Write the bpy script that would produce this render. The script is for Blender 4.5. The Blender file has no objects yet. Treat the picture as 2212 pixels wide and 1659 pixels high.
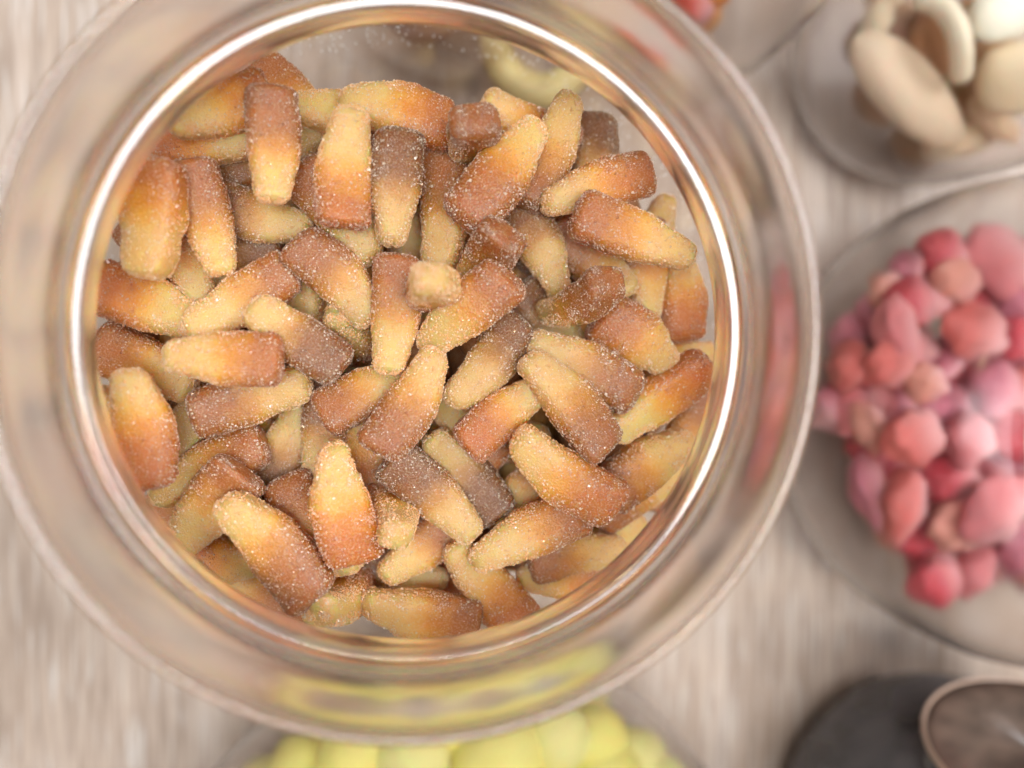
import bpy, math, random
from mathutils import Vector, Matrix, noise

S = bpy.context.scene
COL = S.collection
R = math.radians

# ------------------------------------------------------------------ camera
FPX, CX, CY = 1661.0, 1106.0, 829.5           # focal length and centre, for a 2212 x 1659 picture
CAM = Vector((-0.0050, -0.0036, 0.26))
down = Vector((-252, 60.5, -FPX)).normalized()
Zc = -down
Yc = (Vector((0, 1, 0)) - Zc * Zc.y).normalized()
Xc = Yc.cross(Zc)
ROT = Matrix((Xc, Yc, Zc))
cam_d = bpy.data.cameras.new('camera')
cam = bpy.data.objects.new('camera', cam_d)
COL.objects.link(cam)
cam.matrix_world = Matrix.Translation(CAM) @ ROT.to_4x4()
cam_d.sensor_width = 36.0
cam_d.lens = 36.0 * FPX / 2212.0
cam_d.clip_start = 0.005
cam_d.clip_end = 20
cam_d.dof.use_dof = True
cam_d.dof.focus_distance = 0.153
cam_d.dof.aperture_fstop = 4.7
S.camera = cam

# ------------------------------------------------------------------ world and lamps
W = bpy.data.worlds.new('World')
S.world = W
W.use_nodes = True
nt = W.node_tree
bg = nt.nodes['Background']
tc = nt.nodes.new('ShaderNodeTexCoord')
nz = nt.nodes.new('ShaderNodeTexNoise'); nz.inputs['Scale'].default_value = 2.3; nz.inputs['Detail'].default_value = 2
rp = nt.nodes.new('ShaderNodeValToRGB')
rp.color_ramp.elements[0].position = 0.40; rp.color_ramp.elements[0].color = (0.36, 0.33, 0.31, 1)
rp.color_ramp.elements[1].position = 0.62; rp.color_ramp.elements[1].color = (0.92, 0.93, 0.95, 1)
nt.links.new(tc.outputs['Generated'], nz.inputs['Vector'])
nt.links.new(nz.outputs['Fac'], rp.inputs['Fac'])
nt.links.new(rp.outputs['Color'], bg.inputs['Color'])
bg.inputs['Strength'].default_value = 0.42

def area(name, loc, target, size, size_y, power, color):
    d = bpy.data.lights.new(name, 'AREA')
    d.shape = 'RECTANGLE'; d.size = size; d.size_y = size_y
    d.energy = power; d.color = color
    o = bpy.data.objects.new(name, d)
    COL.objects.link(o)
    o.location = loc
    o.rotation_euler = (Vector(target) - Vector(loc)).to_track_quat('-Z', 'Y').to_euler()
    return o
area('window_light', (0.80, 0.42, 0.95), (0, 0, 0.08), 0.55, 0.45, 11.0, (0.96, 0.97, 1.0))
area('skylight_panel', (-0.03, -0.10, 1.40), (0, 0, 0.08), 1.00, 0.42, 23.0, (0.93, 0.97, 1.0))
area('ceiling_lamp', (-0.35, 0.55, 1.7), (0, 0, 0.1), 0.07, 0.07, 2.2, (1.0, 0.72, 0.42))
area('ceiling_lamp', (0.55, -0.45, 1.6), (0, 0, 0.1), 0.07, 0.07, 2.2, (1.0, 0.72, 0.42))

S.view_settings.view_transform = 'Standard'
S.view_settings.look = 'None'
S.view_settings.exposure = -0.10
S.view_settings.gamma = 1.0
S.view_settings.use_curve_mapping = False
S.render.engine = 'CYCLES'
cy = S.cycles
cy.max_bounces = 20; cy.transmission_bounces = 16; cy.transparent_max_bounces = 24
cy.glossy_bounces = 8; cy.diffuse_bounces = 4
cy.caustics_refractive = True; cy.caustics_reflective = True
cy.blur_glossy = 0.3
cy.sample_clamp_indirect = 6.0
cy.use_denoising = True

# ------------------------------------------------------------------ helpers
def spot(px, py, h):
    """the point at height h that stands at pixel (px, py) of the photograph"""
    v = ROT @ Vector(((px - CX) / FPX, -(py - CY) / FPX, -1.0))
    return CAM + v * ((h - CAM.z) / v.z)

def tag(o, label=None, cat=None, group=None, kind=None):
    if label: o['label'] = label
    if cat: o['category'] = cat
    if group: o['group'] = group
    if kind: o['kind'] = kind
    return o

def mesh_of(name, verts, faces, mats, smooth=True, fm=None, attrs=None):
    me = bpy.data.meshes.new(name)
    me.from_pydata(verts, [], faces)
    for m in mats: me.materials.append(m)
    if smooth: me.polygons.foreach_set('use_smooth', [True] * len(faces) if smooth is True else smooth)
    if fm: me.polygons.foreach_set('material_index', fm)
    for k, vals in (attrs or {}).items():
        a = me.attributes.new(k, 'FLOAT', 'POINT')
        a.data.foreach_set('value', vals)
    me.update()
    return me

def link(name, me, parent=None, loc=None):
    o = bpy.data.objects.new(name, me)
    COL.objects.link(o)
    if parent: o.parent = parent
    if loc is not None: o.location = loc
    return o

def empty(name, loc):
    o = bpy.data.objects.new(name, None)
    COL.objects.link(o)
    o.empty_display_size = 0.02
    o.location = loc
    return o

def lathe(name, prof, mat, n=160, closed=True, wob=0.0):
    """turn a closed (r, z) outline round the axis"""
    vs, fs = [], []
    m = len(prof)
    for i in range(n):
        a = 2 * math.pi * i / n
        for (r, z) in prof:
            q = Vector((math.cos(a) * 1.7, math.sin(a) * 1.7, z * 90))
            r2 = r + wob * noise.noise(q); z2 = z + wob * .8 * noise.noise(q + Vector((9, 4, 2)))
            vs.append((r2 * math.cos(a), r2 * math.sin(a), z2))
    for i in range(n):
        j = (i + 1) % n
        for k in range(m if closed else m - 1):
            l = (k + 1) % m
            fs.append((i * m + k, j * m + k, j * m + l, i * m + l))
    return mesh_of(name, vs, fs, [mat])

def smooth_profile(pts, it=2, closed=True):
    for _ in range(it):
        q = []
        n = len(pts)
        for i in range(n if closed else n - 1):
            a, b = pts[i], pts[(i + 1) % n]
            q.append((a[0] * .75 + b[0] * .25, a[1] * .75 + b[1] * .25))
            q.append((a[0] * .25 + b[0] * .75, a[1] * .25 + b[1] * .75))
        pts = q
    return pts

# ------------------------------------------------------------------ materials
def new_mat(name):
    m = bpy.data.materials.new(name); m.use_nodes = True
    return m, m.node_tree, m.node_tree.nodes['Principled BSDF']

def N(nt, kind, **kw):
    n = nt.nodes.new(kind)
    for k, v in kw.items():
        if k in n.inputs: n.inputs[k].default_value = v
        else: setattr(n, k, v)
    return n

def ramp(nt, stops, fac=None, mode='LINEAR'):
    n = nt.nodes.new('ShaderNodeValToRGB')
    e = n.color_ramp.elements
    while len(e) > 1: e.remove(e[-1])
    e[0].position, e[0].color = stops[0][0], stops[0][1] + (1,)
    for p, c in stops[1:]:
        x = e.new(p); x.color = c + (1,)
    n.color_ramp.interpolation = mode
    if fac is not None: nt.links.new(fac, n.inputs['Fac'])
    return n

def mathn(nt, op, a, b=None, clamp=False):
    n = nt.nodes.new('ShaderNodeMath'); n.operation = op; n.use_clamp = clamp
    for i, v in enumerate((a, b)):
        if v is None: continue
        if isinstance(v, (int, float)): n.inputs[i].default_value = v
        else: nt.links.new(v, n.inputs[i])
    return n.outputs[0]

def mixc(nt, fac, a, b, blend='MIX'):
    n = nt.nodes.new('ShaderNodeMix'); n.data_type = 'RGBA'; n.blend_type = blend
    for s, v in ((n.inputs['Factor'], fac), (n.inputs['A'], a), (n.inputs['B'], b)):
        if isinstance(v, (int, float)): s.default_value = v
        elif isinstance(v, tuple): s.default_value = v + (1,) if len(v) == 3 else v
        else: nt.links.new(v, s)
    return n.outputs['Result']

# wood table
M_wood, t, b = new_mat('limed_oak')
tcn = t.nodes.new('ShaderNodeTexCoord')
def wnoise(sx, sy, scale=1.0, detail=3, rough=.55, dist=0.0):
    mp = N(t, 'ShaderNodeMapping'); mp.inputs['Scale'].default_value = (sx, sy, 1)
    t.links.new(tcn.outputs['Object'], mp.inputs['Vector'])
    n = N(t, 'ShaderNodeTexNoise', Scale=scale, Detail=detail, Roughness=rough, Distortion=dist)
    t.links.new(mp.outputs['Vector'], n.inputs['Vector'])
    return n.outputs['Fac']
band = wnoise(38, 3.5, detail=4, dist=.6)
fine = wnoise(560, 30, detail=3)
pore = wnoise(820, 34, detail=2)
blot = wnoise(14, 9, detail=3)
c1 = ramp(t, [(.3, (.355, .268, .208)), (.5, (.43, .342, .278)), (.7, (.505, .420, .362))], band).outputs['Color']
c2 = mixc(t, 1.0, c1, ramp(t, [(.38, (.74, .70, .67)), (.56, (1.06, 1.05, 1.04))], fine).outputs['Color'], 'MULTIPLY')
pf = ramp(t, [(.56, (0, 0, 0)), (.68, (1, 1, 1))], pore).outputs['Color']
pf2 = mathn(t, 'MULTIPLY', pf, .50)
c3 = mixc(t, pf2, c2, (.72, .71, .69))
c4 = mixc(t, 1.0, c3, ramp(t, [(.35, (.93, .90, .88)), (.65, (1.05, 1.05, 1.06))], blot).outputs['Color'], 'MULTIPLY')
t.links.new(c4, b.inputs['Base Color'])
b.inputs['Roughness'].default_value = .48
bp = N(t, 'ShaderNodeBump', Strength=.25, Distance=.0004)
t.links.new(fine, bp.inputs['Height']); t.links.new(bp.outputs['Normal'], b.inputs['Normal'])

# clear solid plastic for rims
M_glass, t, b = new_mat('clear_rim_plastic')
b.inputs['Base Color'].default_value = (.99, .99, .99, 1)
b.inputs['Roughness'].default_value = .17
b.inputs['Coat Weight'].default_value = .9
b.inputs['Coat Roughness'].default_value = .11
b.inputs['IOR'].default_value = 1.5
b.inputs['Transmission Weight'].default_value = 1.0

# clear thin wall
def thin_mat(name, tint, grime, dust=(.75, .72, .68)):
    m, t, b = new_mat(name)
    t.nodes.remove(b)
    out = t.nodes['Material Output']
    tr = N(t, 'ShaderNodeBsdfTransparent'); tr.inputs['Color'].default_value = tint + (1,)
    gl = N(t, 'ShaderNodeBsdfGlossy', Roughness=.03); gl.inputs['Color'].default_value = (1, 1, 1, 1)
    df = N(t, 'ShaderNodeBsdfDiffuse'); df.inputs['Color'].default_value = dust + (1,)
    fr = N(t, 'ShaderNodeFresnel', IOR=1.45)
    ge = t.nodes.new('ShaderNodeNewGeometry')          # same reflectance from both faces of the thin wall
    t.links.new(mathn(t, 'ADD', 1.45, mathn(t, 'MULTIPLY', ge.outputs['Backfacing'], 1 / 1.45 - 1.45)), fr.inputs['IOR'])
    mx = N(t, 'ShaderNodeMixShader'); t.links.new(fr.outputs[0], mx.inputs[0])
    t.links.new(tr.outputs[0], mx.inputs[1]); t.links.new(gl.outputs[0], mx.inputs[2])
    m2 = N(t, 'ShaderNodeMixShader')
    tcn = t.nodes.new('ShaderNodeTexCoord')
    n = N(t, 'ShaderNodeTexNoise', Scale=60.0, Detail=4.0)
    t.links.new(tcn.outputs['Object'], n.inputs['Vector'])
    r = ramp(t, [(.35, (grime * .4,) * 3), (.7, (grime,) * 3)], n.outputs['Fac'])
    t.links.new(r.outputs['Color'], m2.inputs[0])
    t.links.new(mx.outputs[0], m2.inputs[1]); t.links.new(df.outputs[0], m2.inputs[2])
    t.links.new(m2.outputs[0], out.inputs['Surface'])
    return m
M_wall = thin_mat('clear_jar_wall', (.97, .965, .955), .035)
M_wall2 = thin_mat('dusty_jar_wall', (.91, .875, .855), .13)
M_smoky = thin_mat('smoky_jar_wall', (.34, .33, .35), .62, (.24, .235, .25))
M_clear, t, b = new_mat('clear_jar_plastic')
b.inputs['Base Color'].default_value = (.96, .94, .925, 1)
b.inputs['Roughness'].default_value = .16
b.inputs['Specular IOR Level'].default_value = .05
b.inputs['IOR'].default_value = 1.24
b.inputs['Transmission Weight'].default_value = 1.0

# sugared two-tone gummy. Object colour: R = how brown the base is, G = lightness, B = where the colours meet
def gummy_mat(name, crystal=False, plain=False):
    m, t, b = new_mat(name)
    at = N(t, 'ShaderNodeAttribute', attribute_name='along')
    oi = N(t, 'ShaderNodeObjectInfo')
    sp = N(t, 'ShaderNodeSeparateColor'); t.links.new(oi.outputs['Color'], sp.inputs[0])
    tcn = t.nodes.new('ShaderNodeTexCoord')
    n1 = N(t, 'ShaderNodeTexNoise', Scale=260.0, Detail=3.0)
    t.links.new(tcn.outputs['Object'], n1.inputs['Vector'])
    f = mathn(t, 'ADD', at.outputs['Fac'], mathn(t, 'MULTIPLY', mathn(t, 'SUBTRACT', n1.outputs['Fac'], .5), .28))
    f = mathn(t, 'SUBTRACT', f, mathn(t, 'SUBTRACT', sp.outputs[2], .5))
    col = ramp(t, [(.30, (.97, .575, .175)), (.43, (.95, .455, .050)), (.55, (.84, .32, .008)), (.72, (.66, .185, .006)), (1.0, (.58, .145, .008))], f).outputs['Color']
    dark = ramp(t, [(.34, (.90, .56, .18)), (.50, (.64, .28, .040)), (.66, (.32, .098, .014)), (1.0, (.25, .074, .016))], f).outputs['Color']
    c = mixc(t, sp.outputs[0], col, dark)
    g = N(t, 'ShaderNodeCombineColor')
    for i in range(3): t.links.new(mathn(t, 'MULTIPLY', sp.outputs[1], 2.0), g.inputs[i])
    c = mixc(t, 1.0, c, g.outputs[0], 'MULTIPLY')
    n2 = N(t, 'ShaderNodeTexNoise', Scale=2600.0, Detail=2.0)
    t.links.new(tcn.outputs['Object'], n2.inputs['Vector'])
    if crystal:
        ga = N(t, 'ShaderNodeAttribute', attribute_name='glint')
        wh = ramp(t, [(.0, (.18,) * 3), (.45, (.30,) * 3), (.72, (.62,) * 3), (1.0, (1.0,) * 3)], ga.outputs['Fac']).outputs['Color']
        c = mixc(t, wh, c, (1.0, .90, .74))
        t.links.new(c, b.inputs['Base Color'])
        b.inputs['Roughness'].default_value = .10
        b.inputs['Specular IOR Level'].default_value = .7
        tl = N(t, 'ShaderNodeBsdfTranslucent'); t.links.new(c, tl.inputs['Color'])
        ms = N(t, 'ShaderNodeMixShader'); ms.inputs[0].default_value = .5
        t.links.new(b.outputs[0], ms.inputs[1]); t.links.new(tl.outputs[0], ms.inputs[2])
        t.links.new(ms.outputs[0], t.nodes['Material Output'].inputs['Surface'])
        return m
    n3 = N(t, 'ShaderNodeTexNoise', Scale=420.0, Detail=4.0, Roughness=.65)
    t.links.new(tcn.outputs['Object'], n3.inputs['Vector'])
    spk = ramp(t, [(.47, (0, 0, 0)), (.66, (1, 1, 1))], n2.outputs['Fac']).outputs['Color']
    dust = ramp(t, [(.35, (.25, .25, .25)), (.7, (.75, .75, .75))], n3.outputs['Fac']).outputs['Color']
    fr = mathn(t, 'ADD', mathn(t, 'MULTIPLY', mathn(t, 'MULTIPLY', spk, dust), .55), .03)
    c = mixc(t, fr, c, (.95, .78, .48))
    t.links.new(c, b.inputs['Base Color'])
    b.inputs['Roughness'].default_value = .36
    b.inputs['Specular IOR Level'].default_value = .35
    if not plain:
        b.inputs['Subsurface Weight'].default_value = 1.0
        b.inputs['Transmission Weight'].default_value = .42
        b.inputs['Subsurface Radius'].default_value = (1.0, .42, .12)
        b.inputs['Subsurface Scale'].default_value = .0045
    bp = N(t, 'ShaderNodeBump', Strength=.6, Distance=.0003)
    t.links.new(n2.outputs['Fac'], bp.inputs['Height']); t.links.new(bp.outputs['Normal'], b.inputs['Normal'])
    return m
M_gum = gummy_mat('sugared_gummy')
M_cry = gummy_mat('sugar_crystal', crystal=True)
M_fill = gummy_mat('buried_gummy', plain=True)
M_grain, t, b = new_mat('loose_sugar')
b.inputs['Base Color'].default_value = (.9, .86, .8, 1); b.inputs['Roughness'].default_value = .2

# soft sweets whose own colour is the object colour, fading to a second tone along their length
def sweet_mat(name, second, mixpos=(.45, .95), rough=.35, sss=.35, scale=150.0, amount=.5):
    m, t, b = new_mat(name)
    oi = N(t, 'ShaderNodeObjectInfo')
    at = N(t, 'ShaderNodeAttribute', attribute_name='along')
    tcn = t.nodes.new('ShaderNodeTexCoord')
    n1 = N(t, 'ShaderNodeTexNoise', Scale=scale, Detail=3.0)
    t.links.new(tcn.outputs['Object'], n1.inputs['Vector'])
    f = mathn(t, 'ADD', at.outputs['Fac'], mathn(t, 'MULTIPLY', mathn(t, 'SUBTRACT', n1.outputs['Fac'], .5), 1.1))
    r = ramp(t, [(mixpos[0], (0, 0, 0)), (mixpos[1], (amount,) * 3)], f)
    c = mixc(t, r.outputs['Color'], oi.outputs['Color'], second)
    t.links.new(c, b.inputs['Base Color'])
    b.inputs['Roughness'].default_value = rough
    b.inputs['Subsurface Weight'].default_value = sss
    b.inputs['Subsurface Radius'].default_value = (1, .5, .4)
    b.inputs['Subsurface Scale'].default_value = .003
    n2 = N(t, 'ShaderNodeTexNoise', Scale=900.0, Detail=3.0)
    t.links.new(tcn.outputs['Object'], n2.inputs['Vector'])
    bp = N(t, 'ShaderNodeBump', Strength=.4, Distance=.0004)
    t.links.new(n2.outputs['Fac'], bp.inputs['Height']); t.links.new(bp.outputs['Normal'], b.inputs['Normal'])
    return m
M_berry = sweet_mat('frosted_berry_sweet', (.84, .50, .50), (.35, .78), rough=.2, scale=240, amount=.8)
M_foam = sweet_mat('cream_foam', (.80, .60, .38), rough=.6, amount=.35)
M_amber = sweet_mat('amber_sugar_sweet', (.62, .40, .22), rough=.4, scale=700.0, amount=.8)
M_lemon = sweet_mat('lemon_sweet', (.94, .86, .40), rough=.55, amount=.5)
M_choc = sweet_mat('dark_glazed_sweet', (.10, .085, .08), rough=.22, sss=0, scale=260, amount=.8)
M_plum = sweet_mat('plum_glaze', (.17, .05, .05), rough=.3, sss=0, scale=120, amount=.8)
M_dish, t, b = new_mat('brown_glazed_dish')
b.inputs['Base Color'].default_value = (.17, .105, .075, 1); b.inputs['Roughness'].default_value = .3
tcn = t.nodes.new('ShaderNodeTexCoord')
n1 = N(t, 'ShaderNodeTexNoise', Scale=130.0, Detail=4.0); t.links.new(tcn.outputs['Object'], n1.inputs['Vector'])
t.links.new(ramp(t, [(.30, (.07, .048, .036)), (.65, (.15, .10, .075))], n1.outputs['Fac']).outputs['Color'], b.inputs['Base Color'])
M_dishrim, t, b = new_mat('pale_dish_rim')
b.inputs['Base Color'].default_value = (.42, .29, .22, 1); b.inputs['Roughness'].default_value = .35

# ------------------------------------------------------------------ table
def table():
    hx, hy, th = 1.3, 0.9, 0.03
    vs = [(-hx, -hy, -th), (hx, -hy, -th), (hx, hy, -th), (-hx, hy, -th), (-hx, -hy, 0), (hx, -hy, 0), (hx, hy, 0), (-hx, hy, 0)]
    fs = [(0, 3, 2, 1), (4, 5, 6, 7), (0, 1, 5, 4), (1, 2, 6, 5), (2, 3, 7, 6), (3, 0, 4, 7)]
    o = link('table_top', mesh_of('table_top', vs, fs, [M_wood], smooth=None))
    tag(o, kind='structure')
table()

# ------------------------------------------------------------------ jars
def main_jar():
    root = empty('candy_jar', (0, 0, 0.0005))
    tag(root, 'tall clear wide-mouthed jar full of cola bottle gummies, thick ringed rim', 'jar', 'clear sweet jars')
    # thick neck: outer side going up, over the lip, then the inner side going down
    outer = [(.0625, .1140), (.0588, .1175), (.0572, .1205), (.0568, .1250), (.0576, .1280), (.0578, .1305), (.0572, .1335),
             (.0573, .1385), (.0586, .1420), (.0598, .1448), (.0601, .1485), (.0594, .1506)]
    inner = [(.0586, .1512), (.0576, .1507), (.0571, .1485), (.0570, .1400), (.0569, .1330), (.0569, .1296), (.0567, .1285), (.0561, .1281), (.0555, .12795), (.0550, .1278), (.0545, .1275), (.0542, .1268), (.0541, .1240), (.0545, .1212), (.0566, .1178), (.0598, .1150), (.0615, .1130)]
    link('rim', lathe('rim', smooth_profile(outer + inner, 2), M_glass, 240, wob=.00040), root)
    o2 = [(.0626, .1136), (.0670, .1090), (.0712, .1030), (.0728, .0950), (.0728, .060), (.0722, .025), (.0700, .010), (.0640, .002), (.055, 0), (.03, 0.0006), (.0005, .0012)]
    i2 = [(.0005, .0030), (.03, .0026), (.055, .0026), (.0625, .0040), (.0685, .0110), (.0709, .025), (.0715, .060), (.0715, .0950), (.0700, .1025), (.0660, .1083), (.0614, .1128)]
    link('body', lathe('body', smooth_profile(o2 + i2, 1), M_wall, 128), root)
main_jar()

JAR_ROOT = []
def small_jar(label, x, y, Rb, H=.100, wall=None):
    c = Vector((x, y, 0))
    root = empty('candy_jar', (c.x, c.y, .0005))
    JAR_ROOT.append(root)
    tag(root, label, 'jar', 'clear sweet jars')
    m = Rb * .56
    w = .0014
    o = [(.0005, .0012), (Rb * .5, 0.0), (Rb * .74, .001), (Rb * .90, .010), (Rb * .985, .028), (Rb, .045), (Rb * .985, .062), (Rb * .91, .075), (Rb * .80, .085), (Rb * .68, .0905), (m + .001, H - .0070)]
    i = [(m - .0012, H - .0070), (Rb * .68 - w, .0892), (Rb * .80 - w, .0836), (Rb * .91 - w, .0738), (Rb * .985 - w, .0615), (Rb - w, .045), (Rb * .985 - w, .029), (Rb * .90 - w, .0115), (Rb * .74, .003), (Rb * .5, .0022), (.0005, .003)]
    link('body', lathe('body', smooth_profile(o + i, 1), wall or M_clear, 96), root)
    rim = [(m - .0012, H - .0068), (m + .001, H - .0068), (m + .003, H - .005), (m + .0032, H - .002), (m + .001, H), (m - .001, H - .001), (m - .0014, H - .004)]
    link('rim', lathe('rim', smooth_profile(rim, 2), M_glass, 128), root)
    return Vector((x, y, Rb))
C_cream = small_jar('small rounded clear jar of cream foam sweets, its brown shadow on the table', .1690, .0986, .0462)
C_berry = small_jar('rounded clear jar of pink and red oval sweets between cream and dark jars', .1900, -.0220, .0750)
C_lemon = small_jar('rounded clear jar of pale yellow balls, partly under the big jar rim', .0133, -.1776, .0902)
C_dark = small_jar('dark grey smoky jar of nearly black sweets, round brown lid on its slanting side', .1790, -.1665, .0560, wall=M_smoky)
C_red = small_jar('clear jar of red-orange sweets, barely showing past the big jar rim', .0830, .1085, .032)
C_plum = small_jar('clear jar of plum discs and yellow rings, seen through the big jar wall', .0100, .1180, .038, wall=M_wall)

# ------------------------------------------------------------------ cola bottle gummies
LN, WN, TN = .0238, .0109, .0079
def half_width(u, tip=.54):
    # u = 0 at the yellow bottle top, 1 at the brown foot
    pts = [(0, tip), (.10, tip + .05), (.22, tip + .15), (.36, .86), (.48, .98), (.60, 1.0), (.75, .98), (.88, .97), (1, .96)]
    for (a, p), (b_, q) in zip(pts, pts[1:]):
        if u <= b_:
            s = (u - a) / (b_ - a); s = s * s * (3 - 2 * s)
            return p + (q - p) * s
    return pts[-1][1]
def end_round(u, e0=.11, e1=.105):
    k = 1.0
    if u < e0: k = (1 - (1 - u / e0) ** 2.3) ** (1 / 2.3)
    if u > 1 - e1: k = min(k, (1 - (1 - (1 - u) / e1) ** 2.7) ** (1 / 2.7))
    return max(k, 0.0)

def gummy_geom(seed, nu=30, nv=26, bend=0.0, side=0.0, crystals=0, tip=.54):
    rnd = random.Random(seed)
    off = Vector((rnd.random() * 50, rnd.random() * 50, rnd.random() * 50))
    us = []
    for i in range(nu + 1):
        a = i / nu
        us.append(.5 - .5 * math.cos(math.pi * a) if True else a)
    def pt(u, ph, lift=0.0):
        k = end_round(u)
        hw = WN / 2 * half_width(u, tip) * k
        ht = TN / 2 * (.66 + .34 * half_width(u, tip)) * k
        e = 2 / 3.5
        cu, sv = math.cos(ph), math.sin(ph)
        y = math.copysign(abs(cu) ** e, cu) * hw
        z = math.copysign(abs(sv) ** e, sv) * ht
        if z < 0: z *= .86; y *= 1.0
        x = (u - .5) * LN
        p = Vector((x, y, z))
        d = noise.noise(p * 230 + off) * .00038 + noise.noise(p * 900 + off) * .00014 + noise.noise(p * 2300 + off) * .00008
        nrm = Vector((0 if .08 < u < .92 else (u - .5) * .8, y, z))
        if nrm.length > 1e-9: p += nrm.normalized() * (d + lift)
        q = 2 * u - 1
        p.z += bend * (q * q - .35)
        p.y += side * (q * q - .35)
        return p
    vs, fs, al, fm = [], [], [], []
    for i, u in enumerate(us):
        if i in (0, nu):
            p = pt(min(max(u, .0006), .9994), 0); vs.append(Vector((p.x, side * .65, bend * .65))); al.append(u)
        else:
            for j in range(nv):
                vs.append(pt(u, 2 * math.pi * j / nv)); al.append(u)
    def idx(i, j):
        if i == 0: return 0
        if i == nu: return 1 + (nu - 1) * nv
        return 1 + (i - 1) * nv + j % nv
    for i in range(nu):
        for j in range(nv):
            a, b_, c, d = idx(i, j), idx(i, j + 1), idx(i + 1, j + 1), idx(i + 1, j)
            if i == 0: fs.append((a, c, d))
            elif i == nu - 1: fs.append((a, b_, d))
            else: fs.append((a, b_, c, d))
    body = (vs, fs, al)
    vs, fs, al, gl = [], [], [], []
    box = [(-1, -1, -1), (1, -1, -1), (1, 1, -1), (-1, 1, -1), (-1, -1, 1), (1, -1, 1), (1, 1, 1), (-1, 1, 1)]
    bf = [(0, 3, 2, 1), (4, 5, 6, 7), (0, 1, 5, 4), (1, 2, 6, 5), (2, 3, 7, 6), (3, 0, 4, 7)]
    for _ in range(crystals):
        u = rnd.uniform(0.004, .996)
        if rnd.random() < .12: u = rnd.choice((rnd.uniform(.001, .03), rnd.uniform(.97, .999)))
        ph = rnd.uniform(0, 2 * math.pi)
        p = pt(u, ph)
        if noise.noise(p * 420 + off) * 1.0 + .68 < rnd.random(): continue      # clumps and rubbed patches
        s = rnd.uniform(.00005, .00013) * (1.0 if rnd.random() < .90 else 1.6)
        M = Matrix.Rotation(rnd.uniform(0, 6.28), 3, Vector((rnd.gauss(0, 1), rnd.gauss(0, 1), rnd.gauss(0, 1))).normalized())
        k = len(vs); gv = rnd.random(); gl += [gv] * 8
        sx, sy, sz = s * rnd.uniform(.7, 1.3), s * rnd.uniform(.7, 1.2), s * rnd.uniform(.6, 1.1)
        for c in box:
            vs.append(p + M @ Vector((c[0] * sx, c[1] * sy, c[2] * sz))); al.append(u)
        for f in bf:
            fs.append(tuple(k + q for q in f))
    return body + ((vs, fs, al, gl),)

VAR = []
for k, (bd, sd, tp) in enumerate([(0, 0, .54), (.0014, .0006, .60), (-.0010, .0010, .50), (.0004, -.0014, .56), (0, .0018, .62), (-.0006, -.0006, .52), (.0022, 0, .58), (.0008, .0002, .66), (-.0014, -.0010, .55)]):
    g = gummy_geom(100 + k, bend=bd, side=sd, crystals=5600, tip=tp)
    c_ = g[3]
    VAR.append((mesh_of('cola_gummy', g[0], g[1], [M_gum], attrs={'along': g[2]}),
                mesh_of('sugar_coating', c_[0], c_[1], [M_cry], smooth=None, attrs={'along': c_[2], 'glint': c_[3]})))

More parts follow.
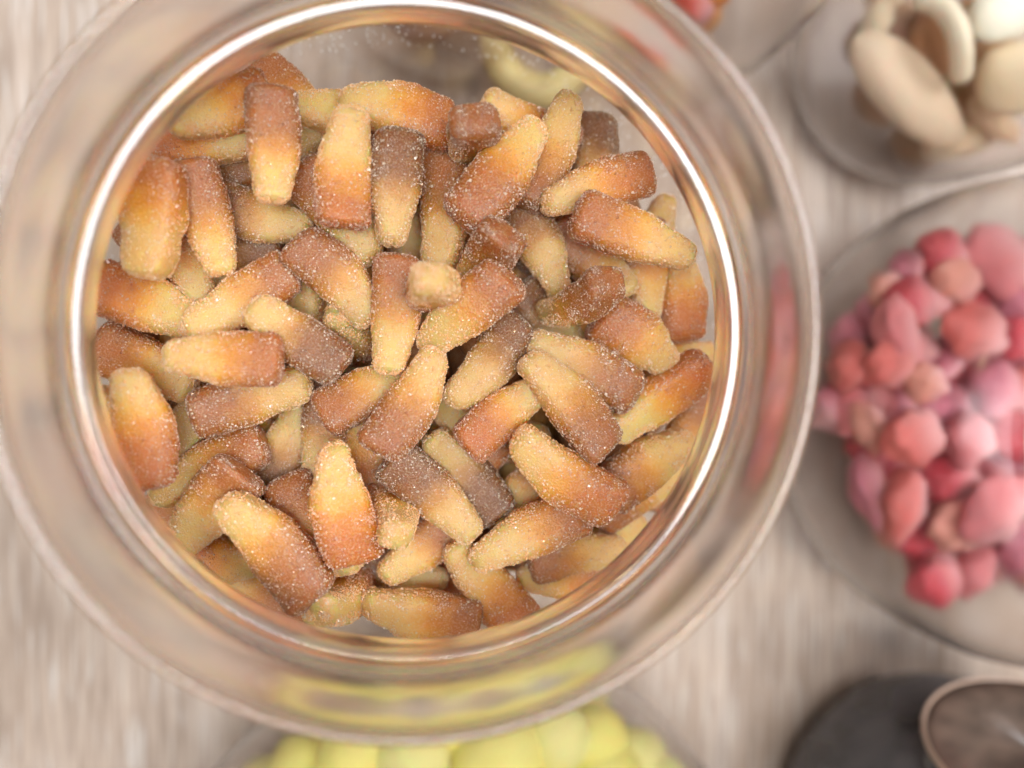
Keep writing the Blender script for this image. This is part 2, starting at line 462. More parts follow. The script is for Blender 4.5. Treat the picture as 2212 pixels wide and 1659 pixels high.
# bottle top (px, py), foot (px, py), width px, depth in the heap (0 = top), colour, raised end
# colour: o = orange-brown foot, m = mid brown foot, d = dark purplish-brown foot ; raised end: '-', 'T' (top up), 'F' (foot up)
G = [
 ((375,270),(572,205),96,1.2,'o','-'), ((662,262),(592,176),80,2.8,'o','-'), ((592,442),(588,192),90,0,'m','-'),
 ((556,300),(328,312),82,1.2,'o','-'), ((322,602),(338,345),122,0,'o','-'), ((482,597),(412,352),98,.9,'m','-'),
 ((700,288),(470,390),95,2.3,'d','-'), ((632,237),(850,250),88,2,'o','-'), ((733,215),(980,272),112,1,'o','-'),
 ((755,238),(737,492),118,0,'o','-'), ((843,530),(862,280),108,.2,'d','-'), ((815,560),(650,355),120,1.2,'m','-'),
 ((952,598),(962,322),106,1.3,'m','-'), ((1000,330),(1034,262),100,.3,'m','F'), ((1168,268),(998,482),124,0,'m','-'),
 ((1240,213),(1128,445),108,1.1,'m','-'), ((1040,220),(1240,330),92,2.1,'o','-'), ((1270,480),(1292,250),72,2.9,'d','-'),
 ((1170,440),(1405,368),104,.4,'o','-'), ((1495,560),(1240,458),112,-.5,'o','-'), ((1436,422),(1386,640),82,2.7,'m','-'),
 ((1218,638),(1115,432),104,1.6,'d','-'), ((1000,640),(1098,492),94,.1,'m','F'), ((1358,640),(1205,482),116,1.9,'m','-'),
 ((1398,690),(1385,470),92,2.3,'o','-'), ((1468,545),(1478,735),90,1.8,'o','-'), ((1180,690),(1322,618),92,.4,'m','F'),
 ((1452,790),(1302,678),128,1.1,'o','-'), ((1542,768),(1400,800),84,2.7,'o','-'), ((1140,728),(1376,852),112,.8,'m','-'),
 ((1140,768),(1312,972),114,0,'m','-'), ((1318,938),(1528,786),98,.9,'o','-'), ((1440,995),(1532,850),96,2.1,'m','-'),
 ((1492,938),(1305,1068),116,1.2,'m','-'), ((1096,940),(1338,1108),122,-.1,'o','-'), ((1018,1214),(1262,1096),112,.7,'m','-'),
 ((1497,1018),(1296,1118),112,2.4,'m','-'), ((1350,1180),(1140,1216),94,1.8,'m','-'), ((1398,1168),(1290,1245),80,2.8,'o','-'),
 ((1138,1278),(1330,1282),92,2.0,'o','-'), ((972,1172),(1130,1358),112,1.3,'o','-'), ((780,1302),(1036,1350),112,1,'m','-'),
 ((684,1334),(764,1266),120,1.1,'o','T'), ((838,1238),(978,1130),100,2.0,'m','-'), ((864,1165),(826,1072),90,.9,'o','T'),
 ((712,960),(764,1218),128,0,'o','-'), ((490,1070),(690,1292),124,.1,'m','-'), ((712,1240),(612,1030),112,1.6,'m','-'),
 ((385,1175),(528,1012),126,1.1,'m','-'), ((330,1072),(572,950),104,1.9,'m','-'), ((288,798),(322,1056),122,0,'o','-'),
 ((546,1215),(392,1212),92,2.0,'o','-'), ((498,1256),(640,1318),96,2.1,'m','-'), ((430,1020),(345,1130),90,2.8,'m','-'),
 ((672,822),(416,898),106,1.0,'m','-'), ((356,770),(612,778),112,-.2,'o','-'), ((540,660),(742,798),96,.4,'d','-'),
 ((406,722),(632,580),100,.9,'m','-'), ((434,700),(206,612),116,1.3,'o','-'), ((420,845),(208,738),110,2.0,'m','-'),
 ((432,650),(385,470),92,1.9,'m','-'), ((410,600),(612,535),98,2.7,'d','-'), ((658,498),(470,442),98,2.0,'d','-'),
 ((812,688),(640,515),112,.7,'m','-'), ((655,608),(664,800),80,2.7,'d','-'), ((722,678),(790,770),92,2.2,'d','T'),
 ((843,808),(862,553),94,.5,'m','-'), ((934,604),(930,640),92,-.7,'o','T'), ((912,755),(1102,590),118,0,'m','-'),
 ((978,880),(1128,690),100,.9,'d','-'), ((952,762),(818,980),112,0,'m','-'), ((880,800),(694,900),104,1.0,'m','-'),
 ((1160,836),(1006,962),100,.7,'o','-'), ((792,850),(800,1088),94,1.7,'m','-'), ((1030,1152),(842,985),108,1.0,'d','-'),
 ((932,935),(1078,1112),108,1.9,'d','-'), ((940,862),(1080,1010),96,2.5,'m','-'), ((1072,1112),(1200,1000),92,2.1,'m','-'),
 ((655,862),(590,1060),96,2.6,'d','-'), ((690,1020),(712,830),92,2.0,'d','-'), ((420,892),(330,1010),80,2.7,'d','-'),
 ((530,900),(350,855),90,2.9,'d','-'), ((222,868),(360,960),96,2.9,'o','-'), ((470,640),(272,548),92,2.9,'d','-'),
 ((1240,760),(1120,620),100,2.7,'d','-'), ((700,770),(822,760),96,3.1,'d','-'), ((1180,940),(1010,975),96,2.9,'o','-'),
 ((1200,800),(1310,900),96,2.6,'d','-'), ((960,1260),(780,1200),96,2.9,'d','-'), ((880,500),(890,640),92,2.8,'d','-'),
 ((1130,1230),(1330,1240),92,3.0,'m','-'), ((745,1225),(760,1120),80,2.2,'o','T'), ((930,680),(1010,560),88,2.6,'o','-'),
 ((600,420),(690,470),90,3.1,'d','-'), ((520,1180),(640,1110),90,3.0,'m','-'), ((1060,1060),(1120,1160),92,3.1,'d','-'),
 ((900,955),(780,1010),92,3.1,'d','-'), ((1380,880),(1240,900),92,3.1,'m','-'), ((1010,420),(1170,560),92,2.9,'d','-'),
 ((690,300),(760,420),92,3.0,'o','-'), ((980,300),(900,400),92,3.0,'o','-'), ((1420,620),(1300,560),92,3.1,'m','-'),
 ((1330,1060),(1450,1080),92,3.3,'m','-'), ((860,900),(1010,1000),92,3.2,'m','-'), ((600,980),(500,900),92,3.3,'o','-'), ((560,700),(620,560),92,3.3,'m','-'),
 ((1000,1130),(880,1050),92,3.3,'d','-'), ((1060,680),(1180,560),92,3.4,'m','-'), ((760,620),(640,700),92,3.4,'o','-'), ((400,420),(300,520),92,3.1,'m','-'), ((1450,900),(1350,760),92,3.2,'o','-'),
 ((920,450),(800,380),92,3.3,'m','-'), ((470,1130),(600,1200),92,3.3,'o','-'), ((860,1290),(980,1230),92,3.1,'o','-'), ((1240,420),(1330,520),92,3.2,'m','-'), ((760,920),(700,1040),92,3.3,'o','-'), ((1230,1000),(1250,1120),92,3.2,'m','-'), ((1200,1180),(1080,1180),92,3.2,'m','-'),
]
H0, STEP = .1085, .0066
items = []
for (T, F, w, lay, colr, up) in G:
    h = H0 - STEP * lay
    a, b_ = spot(*T, h), spot(*F, h)
    l = (a - b_).length
    dz = 0
    if up != '-':
        Lw = LN * .93
        dz = math.sqrt(max(Lw * Lw - min(l * .75, Lw * .9) ** 2, 0)) / 2 * (1 if up == 'T' else -1)
    items.append(dict(T=T, F=F, w=w, h=h, hT=h + dz, hF=h - dz, hT0=h + dz, hF0=h - dz, up=up, c=colr, lay=lay))

def beads(it):
    a, b_ = spot(*it['T'], it['hT']), spot(*it['F'], it['hF'])
    d = (b_ - a)
    l = d.length
    r = .0040
    n = 5
    return [(a + d * ((r + (l - 2 * r) * k / (n - 1)) / l), r * (1.0 if k else .85), k / (n - 1)) for k in range(n)]
# let the pieces lift or sink along their lines of sight until they rest on one another
for step in range(46):
    B = [beads(it) for it in items]
    push = [[0.0, 0.0] for _ in items]
    for i in range(len(items)):
        ci = B[i][2][0]
        for j in range(i + 1, len(items)):
            cj = B[j][2][0]
            if (ci - cj).length > .030: continue
            for (p, rp_, kp) in B[i]:
                for (q, rq, kq) in B[j]:
                    d = p - q
                    gap = rp_ + rq - d.length
                    if gap <= 0: continue
                    if items[i]['lay'] != items[j]['lay']: s = 1 if items[i]['lay'] < items[j]['lay'] else -1
                    else: s = 1 if d.z >= 0 else -1
                    lat = math.hypot(d.x, d.y)
                    need = math.sqrt(max((rp_ + rq) ** 2 - lat * lat, 0)) - s * d.z
                    f = min(max(need, 0), .003) * .10 * s
                    push[i][0] += f * (1 - kp); push[i][1] += f * kp
                    push[j][0] -= f * (1 - kq); push[j][1] -= f * kq
    for it, (u, v) in zip(items, push):
        k = 1.0 if it['up'] == '-' else .5
        u, v = max(-.0012, min(.0012, u * k)), max(-.0012, min(.0012, v * k))
        it['hT'] += u + (it['hT0'] - it['hT']) * .045
        it['hF'] += v + (it['hF0'] - it['hF']) * .045
        if it['up'] == '-':
            m_, d_ = (it['hT'] + it['hF']) / 2, (it['hT'] - it['hF']) / 2
            d_ = max(-.0042, min(.0042, d_))
            it['hT'], it['hF'] = m_ + d_, m_ - d_

HOURS = ['twelve', 'one', 'two', 'three', 'four', 'five', 'six', 'seven', 'eight', 'nine', 'ten', 'eleven']
def clock(dx, dy):
    return HOURS[int(round(math.degrees(math.atan2(dx, dy)) / 30.0)) % 12]
used = set()
LOOK = {'o': 'orange-brown', 'm': 'brown', 'd': 'dark brown'}
rg = random.Random(5)
for n_, it in enumerate(items):
    a, b_ = spot(*it['T'], it['hT']), spot(*it['F'], it['hF'])
    mid = (a + b_) / 2
    far = max(math.hypot(a.x, a.y) / .0668, math.hypot(b_.x, b_.y) / .0668, math.hypot(mid.x, mid.y) / .0635)
    if far > 1:                          # keep clear of the wall
        k = 1 - 1 / far
        mid = mid - Vector((mid.x, mid.y, 0)) * min(k * 1.1, .25)
    ax = (b_ - a).normalized()
    L = (b_ - a).length
    up = Vector((0, 0, 1))
    if abs(ax.z) > .8: up = Vector((0, 1, 0))
    yv = up.cross(ax).normalized()
    zv = ax.cross(yv)
    M3 = Matrix((ax, yv, zv)).transposed()
    roll = Matrix.Rotation(R(rg.uniform(-14, 14)), 3, 'X')
    vb, vc = VAR[(n_ * 5 + int(it['w'])) % len(VAR)]
    ob = link('cola_gummy', vb)
    sugar = link('sugar_coating', vc, ob)
    depth = CAM.z - mid.z
    sy = max(.92, min(1.20, it['w'] * 1.02 * depth / FPX / WN))
    sx = max(.86, min(1.12, L / LN * 1.02))
    M4 = (M3 @ roll).to_4x4() @ Matrix.Diagonal((sx, sy, (sy + 1) / 2, 1))
    M4.translation = mid
    ob.matrix_world = M4
    br = {'o': .05, 'm': .42, 'd': .92}[it['c']] + rg.uniform(-.08, .08)
    ob.color = (max(0, min(1, br)), .5 + rg.uniform(-.045, .045), .5 + rg.uniform(-.09, .08), 1)
    sugar.color = ob.color
    # label
    where = clock(mid.x, mid.y); tip = clock(a.x - b_.x, a.y - b_.y)
    rr = math.hypot(mid.x, mid.y)
    ring = 'near centre toward' if rr < .018 else 'midway out at' if rr < .036 else 'outer ring at' if rr < .050 else 'by wall at'
    state = 'bare' if it['lay'] <= .5 else 'overlapped' if it['lay'] < 1.6 else 'half-buried' if it['lay'] < 2.5 else 'nearly-hidden'
    if it['up'] == '-':
        lab = '%s cola bottle, %s foot, tip toward %s o\'clock, %s %s' % (state, LOOK[it['c']], tip, ring, where)
    else:
        lab = '%s cola bottle standing with %s end up, %s %s o\'clock' % (state, 'yellow' if it['up'] == 'T' else LOOK[it['c']], ring, where)
    if lab in used:
        lab = lab.replace('cola bottle', 'tilted cola bottle', 1)
    if lab in used:
        lab = lab.replace('tilted cola bottle', 'slimmer cola bottle', 1)
    used.add(lab)
    tag(ob, lab, 'gummy', 'sugared cola bottle gummies in the big jar')

# the countless pieces buried underneath
def buried():
    rnd = random.Random(11)
    g = gummy_geom(7, nu=12, nv=10)
    vs, fs, al = [], [], []
    z = .0075
    low = [min(it['hT'], it['hF']) for it in items]
    while z < .0835:
        pts = []
        tries = 0
        while tries < 900 and len(pts) < 52:
            tries += 1
            rr = .0605 * math.sqrt(rnd.random()); a = rnd.uniform(0, 6.283)
            p = (rr * math.cos(a), rr * math.sin(a))
            if all((p[0] - q[0]) ** 2 + (p[1] - q[1]) ** 2 > .0120 ** 2 for q in pts): pts.append(p)
        for (x, y) in pts:
            rr = math.hypot(x, y)
            # the heap slopes down toward the far side of the jar
            if z > .050 and (y > .050 - (z - .050) * .25 or (x > 0 and y > 0 and rr > .056)): continue
            yaw = rnd.uniform(0, 6.283)
            if rr > .050: yaw = math.atan2(y, x) + math.pi / 2 + rnd.uniform(-.35, .35)
            M = Matrix.Translation((x, y, z + rnd.uniform(-.0015, .0015))) @ Matrix.Rotation(yaw, 4, 'Z') @ Matrix.Rotation(rnd.uniform(-.3, .3), 4, 'Y') @ Matrix.Rotation(rnd.uniform(-.5, .5), 4, 'X')
            k = len(vs)
            vs += [M @ v for v in g[0]]; al += g[2]
            fs += [tuple(k + q for q in f) for f in g[1]]
        z += .0068
    o = link('buried_gummies', mesh_of('buried_gummies', vs, fs, [M_fill], attrs={'along': al}))
    o.color = (.85, .42, .22, 1)  # browner and darker than the single pieces: shade of the gaps put into the colour
    tag(o, 'mass of sugared cola bottles buried under the visible top of the heap', 'gummies', kind='stuff')
buried()

# sugar grains stuck to the inside of the wall above the heap
def grains():
    rnd = random.Random(3)
    vs, fs = [], []
    bf = [(0, 3, 2, 1), (4, 5, 6, 7), (0, 1, 5, 4), (1, 2, 6, 5), (2, 3, 7, 6), (3, 0, 4, 7)]
    for _ in range(700):
        a = rnd.gauss(R(80), R(42)) if rnd.random() < .75 else rnd.uniform(0, 6.283)
        z = rnd.uniform(.070, .104)
        r = .0712 if z < .095 else .0698
        s = rnd.uniform(.00006, .00016)
        M = Matrix.Translation((r * math.cos(a), r * math.sin(a), z)) @ Matrix.Rotation(rnd.uniform(0, 6), 4, 'X') @ Matrix.Rotation(rnd.uniform(0, 6), 4, 'Y')
        k = len(vs)
        for c in [(-1, -1, -1), (1, -1, -1), (1, 1, -1), (-1, 1, -1), (-1, -1, 1), (1, -1, 1), (1, 1, 1), (-1, 1, 1)]:
            vs.append(M @ Vector([q * s for q in c]))
        fs += [tuple(k + q for q in f) for f in bf]
    o = link('sugar_grains', mesh_of('sugar_grains', vs, fs, [M_grain], smooth=None))
    tag(o, 'loose white sugar grains clinging to the inside of the jar wall', 'sugar', kind='stuff')
grains()

# ------------------------------------------------------------------ sweets in the other jars
def keep_in(o, c, slim=False):
    """pull a sweet back until it lies inside its own jar"""
    z = o.location.z
    wall = c.z * (.90 if z < .018 else .955 if z < .060 else .90) - .0016
    if slim: lim = wall - min(o.scale[0], o.scale[1]) * 1.15
    else: lim = wall - max(v.co.to_2d().length * max(o.scale[0], o.scale[1]) for v in list(o.data.vertices)[::5]) * .97
    d = Vector((o.location.x - c.x, o.location.y - c.y, 0))
    if d.length > max(lim, .001): o.location -= d * (1 - max(lim, .001) / d.length)
def blob_geom(seed, path=None, n=20, m=18, amp=.10, flat=1.0, crease=0.0):
    """unit-size oval sweet, length along x"""
    rnd = random.Random(seed)
    off = Vector((rnd.random() * 30,) * 3)
    vs, al, fs = [], [], []
    for i in range(n + 1):
        th = math.pi * i / n
        for j in range(m):
            ph = 2 * math.pi * j / m
            p = Vector((-math.cos(th), math.sin(th) * math.cos(ph), math.sin(th) * math.sin(ph) * flat))
            k = 1 + amp * noise.noise(p * 1.3 + off) + amp * .4 * noise.noise(p * 3.5 + off)
            if crease and p.z > 0: k -= crease * math.exp(-(p.y / .12) ** 2) * (1 - p.x * p.x)
            vs.append(p * k); al.append((p.x + 1) / 2)
    for i in range(n):
        for j in range(m):
            fs.append((i * m + j, i * m + (j + 1) % m, (i + 1) * m + (j + 1) % m, (i + 1) * m + j))
    return vs, fs, al

def blob_mesh(name, mat, seed, **kw):
    v, f, a = blob_geom(seed, **kw)
    return mesh_of(name, v, f, [mat], attrs={'along': a})

def put(name, me, px, py, rx, ry, ang, h, colour, label, cat, group, rz=None, tilt=0.0):
    c = spot(px, py, h)
    k = (CAM.z - h) / FPX
    o = link(name, me)
    o.location = c
    o.rotation_euler = (R(tilt), R(tilt * .6), R(ang))
    o.scale = (rx * k, ry * k, (rz if rz else min(rx, ry)) * k)
    o.color = tuple(colour) + (1,)
    tag(o, label, cat, group)
    return o

RED, PNK, SAL, CRM, MAU = (.50, .05, .07), (.62, .19, .20), (.62, .15, .13), (.72, .33, .26), (.52, .16, .21)
CN = {RED: 'deep red', PNK: 'pink', SAL: 'salmon', CRM: 'creamy pink', MAU: 'mauve'}
berry_me = [blob_mesh('berry_sweet', M_berry, 40 + k, amp=.34, crease=(.15, .28, .12, .30)[k]) for k in range(4)]
P = [(2030,540,58,50,20,RED,.058),(1937,565,30,45,10,MAU,.054),(1864,585,44,42,-40,CRM,.055),(1842,670,34,74,-30,MAU,.052),
 (1975,650,62,52,0,RED,.060),(2062,612,46,46,30,CRM,.062),(2158,560,62,72,-30,PNK,.060),(1906,695,40,74,-12,PNK,.062),
 (1962,745,52,54,0,PNK,.056),(2104,718,58,62,20,SAL,.066),(2196,655,40,32,20,MAU,.060),(2186,720,44,50,0,RED,.058),
 (1824,788,46,52,10,SAL,.052),(1920,785,46,60,15,SAL,.060),(2000,828,40,38,0,CRM,.063),(2045,770,30,68,35,MAU,.056),
 (2142,838,50,60,15,MAU,.060),(1882,925,30,58,-25,CRM,.056),(1846,890,36,48,10,PNK,.050),(1974,942,66,58,-25,SAL,.066),
 (2090,950,48,56,10,PNK,.062),(2192,950,44,70,-25,RED,.062),(2056,1030,54,44,0,RED,.056),(1876,1060,36,76,-10,MAU,.054),
 (1953,1092,46,76,8,SAL,.062),(2066,1140,52,54,0,CRM,.060),(2142,1105,58,74,35,PNK,.066),(2022,1250,60,54,-30,RED,.054),
 (2104,1235,38,54,20,PNK,.056),(2200,1190,40,60,0,MAU,.058),(2215,840,50,50,0,SAL,.060),(2240,1060,50,60,0,SAL,.060),
 (2250,720,50,60,0,PNK,.060),(2050,880,54,50,0,MAU,.052),(1930,860,54,50,0,MAU,.048),(1990,1010,54,50,0,MAU,.048),
 (2130,1030,54,50,0,RED,.050),(2080,800,60,56,0,RED,.048),(1890,790,56,50,0,RED,.046),(1990,590,54,48,0,MAU,.048),
 (2110,640,54,50,0,RED,.050),(2000,1170,56,52,0,RED,.046),(1925,990,50,50,0,RED,.046),(2160,1010,54,50,0,MAU,.050),
 (2120,1180,56,50,0,RED,.048),(2230,570,54,56,20,MAU,.056),(1880,730,50,50,0,MAU,.044),(2190,780,56,50,0,MAU,.048),(2060,1110,50,50,0,SAL,.046)]
def other_label(head, c, o, jar, extra=''):
    keep_in(o, c)
    rel = o.location - Vector((c.x, c.y, 0))
    d = math.hypot(rel.x, rel.y)
    ring = 'near the middle toward' if d < .020 else 'part way out at' if d < .036 else 'near the wall at'
    lab = '%s %s %s o\'clock in %s' % (head, ring, clock(rel.x, rel.y), jar)
    k = 0
    adj = ['small', 'upright', 'tilted', 'rounder', 'longer', 'overlapped', 'half-hidden', 'paler', 'duller', 'darker', 'glossier']
    base = lab
    while lab in used and k < len(adj):
        lab = adj[k] + ' ' + base; k += 1
    used.add(lab)
    o['label'] = lab
rb = random.Random(9)
for k in range(58):
    a_, d_ = rb.uniform(0, 6.283), .052 * math.sqrt(rb.random())
    cx_, cy_ = 2200 + (d_ * math.cos(a_)) * FPX / .215, 900 + (d_ * math.sin(a_)) * FPX / .215
    if cx_ < 2290: P.append((cx_, cy_, 52, 50, rb.uniform(0, 180), rb.choice((RED, MAU, SAL, PNK)), rb.uniform(.034, .050)))
C_b = Vector((C_berry.x, C_berry.y, 0))
for n_, (x, y, rx, ry, ang, c, h) in enumerate(P):
    depth = 'buried' if h < .051 else 'nestled' if h < .058 else 'topmost'
    o = put('berry_sweet', berry_me[n_ % 4], x, y, rx * 1.18, ry * 1.18, -ang + (90 if rb.random() < .0 else 0), h - .006, c, '', 'sweet', 'pink and red oval sweets', rz=44, tilt=rb.uniform(-25, 25))
    size = 'large' if rx * ry > 3500 else 'slender' if min(rx, ry) < 38 else 'small' if rx * ry < 2300 else 'plump'
    other_label('%s %s %s oval sweet' % (depth, size, CN[c]), C_berry, o, 'pink jar')

# cream jar
kid = blob_mesh('foam_sweet', M_foam, 60, amp=.10, crease=.20)
kid2 = blob_mesh('foam_sweet', M_foam, 61, amp=.12)
CR = (.84, .74, .56)
def foam(x, y, rx, ry, ang, h, label, me=kid2, col=CR, rz=40):
    o = put('foam_sweet', me, x, y, rx * 1.2, ry * 1.25, ang, h, col, label, 'foam sweet', 'cream foam sweets', rz=rz)
    keep_in(o, C_cream, True)
    return o
foam(1962, 192, 148, 62, -41, .046, 'cream kidney-shaped foam sweet with a crease, lying along the jar wall', kid, (.84, .68, .50), 46)
foam(2184, 170, 66, 70, 10, .056, 'smooth cream foam ball beside the arched cream stick', col=(.82, .66, .44), rz=52)
foam(2168, 25, 72, 56, 20, .060, 'palest foam sweet, whitish and rounded, topmost in its jar', col=(.84, .80, .66), rz=50)
foam(2150, 258, 66, 26, -35, .044, 'thin cream foam crescent below the smooth cream ball', col=(.80, .60, .40), rz=26)
foam(1925, 20, 60, 30, -40, .034, 'dull tan foam sweet pressed low against the jar wall', col=(.55, .40, .25), rz=30)
foam(2075, 306, 84, 30, 12, .036, 'low flat cream foam sweet along the bottom edge of its jar', col=(.82, .66, .46), rz=28)
foam(1900, 60, 58, 34, 70, .040, 'short cream foam sweet against the wall above the creased kidney shape', col=(.78, .66, .48), rz=32)
def stick():
    pts = [spot(1975, -6, .054), spot(2030, 10, .058), spot(2066, 55, .061), spot(2078, 115, .060), spot(2076, 180, .056)]
    # smooth the path
    path = []
    for i in range(len(pts) - 1):
        for k in range(6):
            s = k / 6
            p0 = pts[max(i - 1, 0)]; p1 = pts[i]; p2 = pts[i + 1]; p3 = pts[min(i + 2, len(pts) - 1)]
            path.append(.5 * ((2 * p1) + (-p0 + p2) * s + (2 * p0 - 5 * p1 + 4 * p2 - p3) * s * s + (-p0 + 3 * p1 - 3 * p2 + p3) * s ** 3))
    path.append(pts[-1])
    c = sum(path, Vector()) / len(path)
    vs, fs, al = [], [], []
    n, m = len(path), 14
    for i, p in enumerate(path):
        d = (path[min(i + 1, n - 1)] - path[max(i - 1, 0)]).normalized()
        a = d.cross(Vector((0, 0, 1))).normalized(); b_ = a.cross(d)
        u = i / (n - 1)
        e = min(1, math.sqrt(max(0, 1 - (1 - min(u, 1 - u) / .12) ** 2)) if min(u, 1 - u) < .12 else 1)
        r = .0031 * max(e, .05)
        for j in range(m):
            t_ = 2 * math.pi * j / m
            vs.append(p - c + a * (math.cos(t_) * r) + b_ * (math.sin(t_) * r)); al.append(u)
    for i in range(n - 1):
        for j in range(m):
            fs.append((i * m + j, i * m + (j + 1) % m, (i + 1) * m + (j + 1) % m, (i + 1) * m + j))
    fs.append(tuple(range(m))[::-1]); fs.append(tuple((n - 1) * m + j for j in range(m)))
    o = link('foam_sweet', mesh_of('foam_sweet', vs, fs, [M_foam], attrs={'along': al}), loc=c)
    o.color = (.84, .76, .58, 1)
    tag(o, 'thin arched cream foam stick curving over brown sugared sweets', 'foam sweet', 'cream foam sweets')
stick()
amb = [blob_mesh('sugared_sweet', M_amber, 70 + k, amp=.22) for k in range(3)]
for k, (x, y, rx, ry, a, h, c, lab) in enumerate([
    (1955, 85, 62, 50, 60, .040, (.20, .09, .05), 'dark brown sugared sweet between the jar wall and the kidney-shaped foam'),
    (2022, 85, 50, 66, 10, .044, (.34, .15, .06), 'amber-brown sugared sweet enclosed by the arched cream stick'),
    (2128, 75, 46, 66, 40, .040, (.42, .21, .08), 'golden-brown sugared sweet between the stick and the palest foam'),
    (2060, 240, 66, 56, 0, .026, (.46, .25, .10), 'honey-coloured sugared sweet beneath the large creased foam'),
    (2030, 300, 66, 34, -20, .018, (.50, .29, .13), 'flat honey-coloured sugared sweet at the bottom of the cream jar'),
    (2118, 170, 46, 60, 0, .034, (.36, .17, .07), 'brown sugared sweet half hidden beside the smooth cream ball'),
    (1880, 100, 44, 40, 10, .024, (.30, .15, .08), 'small brown sugared sweet low between the wall and the creased foam'),
    (1900, 215, 46, 36, -40, .020, (.36, .20, .10), 'brown sugared sweet under the outer edge of the creased foam'),
    (1985, 310, 50, 34, -20, .018, (.44, .27, .15), 'tan sugared sweet at the very bottom edge of the cream jar'),
    (2150, 330, 56, 40, 10, .020, (.58, .33, .22), 'peach-tinted sugared sweet standing in for the pink reflection, low against the jar wall')]):  # the peach piece stands in for a pink reflection by this wall
    o = put('sugared_sweet', amb[k % 3], x, y, rx * 1.4, ry * 1.4, a, h, c, lab, 'sugared sweet', 'brown sugared sweets in the cream jar', rz=40, tilt=10)
    keep_in(o, C_cream)

# lemon jar
lem = [blob_mesh('lemon_ball', M_lemon, 80 + k, amp=.05) for k in range(3)]
for k, (x, y, r, h) in enumerate([(892, 1636, 72, .062), (757, 1630, 66, .060), (1075, 1640, 92, .062), (1205, 1592, 66, .060), (1306, 1562, 64, .056),
     (1258, 1652, 58, .054), (1392, 1625, 70, .052), (634, 1634, 64, .056), (975, 1560, 66, .056), (840, 1548, 62, .054), (1100, 1520, 62, .054),
     (700, 1560, 62, .050), (1430, 1690, 70, .056), (1320, 1680, 66, .060), (1190, 1720, 72, .062), (1000, 1740, 76, .064), (820, 1740, 72, .062), (680, 1710, 66, .060), (560, 1690, 64, .052), (1270, 1500, 58, .040)] + [(None, a_, 58, .044) for a_ in (22, 38, 52, 66, 80, 98, 113, 128, 142, 158)]):
    if x is None:                        # the row along the wall
        q = Vector((C_lemon.x + .073 * math.cos(R(y)), C_lemon.y + .073 * math.sin(R(y)), h))
        v_ = ROT.transposed() @ (q - CAM)
        x, y = CX - FPX * v_.x / v_.z, CY + FPX * v_.y / v_.z
    o = put('lemon_ball', lem[k % 3], x, y, r * 1.14, r * 1.1, k * 40, h - .008, (.95, .84, .26) if k % 3 else (.96, .88, .38), '', 'sweet', 'pale yellow ball sweets', rz=r)
    other_label('pale yellow %s' % ('big ball' if r > 80 else 'ball' if r > 64 else 'smaller ball'), C_lemon, o, 'the yellow jar')

# dark jar
dk = [blob_mesh('dark_sweet', M_choc, 90 + k, amp=.25) for k in range(3)]
for k, (x, y, rx, ry, a, h, c) in enumerate([(1870, 1600, 66, 60, 20, .040, (.035, .03, .03)), (1960, 1560, 60, 66, 0, .050, (.03, .024, .026)), (1850, 1680, 66, 66, 0, .046, (.05, .048, .05)),
     (1960, 1640, 72, 60, 10, .056, (.02, .015, .017)), (2060, 1640, 72, 60, 0, .054, (.02, .013, .015)), (1920, 1530, 56, 46, 0, .034, (.05, .048, .05)),
     (2060, 1540, 66, 50, 0, .042, (.03, .026, .025)), (2160, 1680, 66, 60, 0, .050, (.022, .012, .014)), (1790, 1660, 46, 60, 0, .034, (.06, .058, .06)), (2160, 1560, 60, 60, 0, .044, (.03, .026, .025)), (1990, 1720, 66, 60, 0, .052, (.022, .017, .02))]):
    o = put('dark_sweet', dk[k % 3], x, y, rx * 1.5, ry * 1.5, a, h - .006, c, '', 'sweet', 'nearly black sweets', rz=50, tilt=(k * 17) % 40 - 20)
    other_label('nearly black %s sweet' % ('lumpy' if k % 2 else 'glossy'), C_dark, o, 'dark jar')
def slanted_lid():
    """the dark jar's round side mouth, closed by a brown disc in a pale ring"""
    r = .0265
    c = spot(2236, 1622, .079)
    base = JAR_ROOT[3].location
    prof = [(.0003, -.0012), (r * .9, -.0012), (r * .985, .0004), (r * .985, .0012), (r * .90, -.0001), (.0003, -.0001)]
    lid = link('lid', lathe('lid', prof, M_dish, 96), JAR_ROOT[3], c - base)
    lid.rotation_euler = (R(-75), R(0), R(10))
    rim = [(r * .992, -.0010), (r * 1.03, -.0004), (r * 1.04, .0012), (r * 1.01, .0022), (r * .99, .0014)]
    link('rim', lathe('lid_rim', smooth_profile(rim, 2), M_dishrim, 96), lid)
    neck = [(r * .96, -.0014), (r * .99, -.0014), (r * .99, -.026), (r * .96, -.026)]
    link('neck', lathe('lid_neck', neck, M_smoky, 96), lid)
slanted_lid()

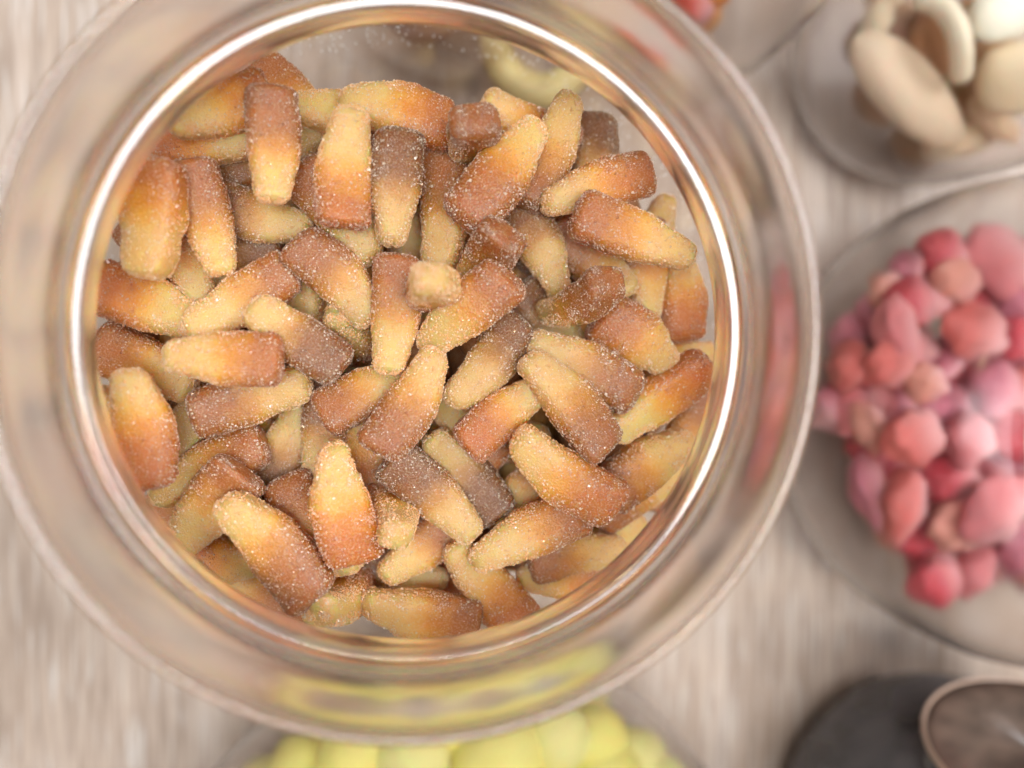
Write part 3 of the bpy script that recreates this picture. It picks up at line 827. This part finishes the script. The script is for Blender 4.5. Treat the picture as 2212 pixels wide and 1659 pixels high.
# red jar and plum jar behind the top of the rim
rd = blob_mesh('red_sweet', M_berry, 120, amp=.15)
for k, (x, y, rx, ry, h, c, nm) in enumerate([(1492, 12, 52, 46, .050, (.50, .05, .02), 'bright red'), (1440, -40, 50, 46, .048, (.62, .14, .02), 'orange'), (1540, -30, 50, 50, .052, (.64, .20, .03), 'orange'),
      (1590, -80, 50, 50, .048, (.50, .05, .02), 'bright red'), (1480, -110, 50, 50, .050, (.50, .05, .02), 'bright red'), (1530, 30, 30, 40, .036, (.70, .30, .06), 'amber')]):
    o = put('red_sweet', rd, x, y, rx, ry, k * 33, h, c, '', 'sweet', 'red and orange sweets', rz=46)
    other_label('%s rounded sweet' % nm, C_red, o, 'the red jar')
pl = blob_mesh('plum_sweet', M_plum, 130, amp=.08)
for k, (x, y, rx, ry, h) in enumerate([(900, 40, 92, 78, .034), (1168, 100, 62, 66, .030), (1010, -70, 70, 70, .036), (1120, -130, 70, 70, .036)]):
    o = put('plum_sweet', pl, x, y, rx, ry, 0, h, (.07, .025, .032), '', 'sweet', 'plum discs', rz=30)
    other_label('plum-brown disc sweet', C_plum, o, 'jar behind')
def ring(px, py, R0, r0, h, label, sc=(1, 1, 1), rot=0):
    vs, fs, al = [], [], []
    n, m = 48, 14
    k = (CAM.z - h) / FPX
    for i in range(n):
        a = 2 * math.pi * i / n
        for j in range(m):
            b_ = 2 * math.pi * j / m
            q = (R0 + r0 * math.cos(b_)) * k
            vs.append((q * math.cos(a) * sc[0], q * math.sin(a) * sc[1], r0 * k * math.sin(b_))); al.append(.5)
    for i in range(n):
        for j in range(m):
            fs.append((i * m + j, ((i + 1) % n) * m + j, ((i + 1) % n) * m + (j + 1) % m, i * m + (j + 1) % m))
    o = link('ring_sweet', mesh_of('ring_sweet', vs, fs, [M_lemon], attrs={'along': al}), loc=spot(px, py, h))
    o.rotation_euler = (R(6), R(4), R(rot))
    o.color = (.58, .47, .22, 1)
    tag(o, label, 'ring sweet', 'yellow ring sweets')
ring(1165, 92, 96, 36, .026, 'yellow ring sweet around a plum disc, seen through the wall', (1, 1.05, 1))
ring(1330, 60, 60, 20, .030, 'smaller yellow ring sweet standing outside the big jar near the red jar', (1, 1, 1))
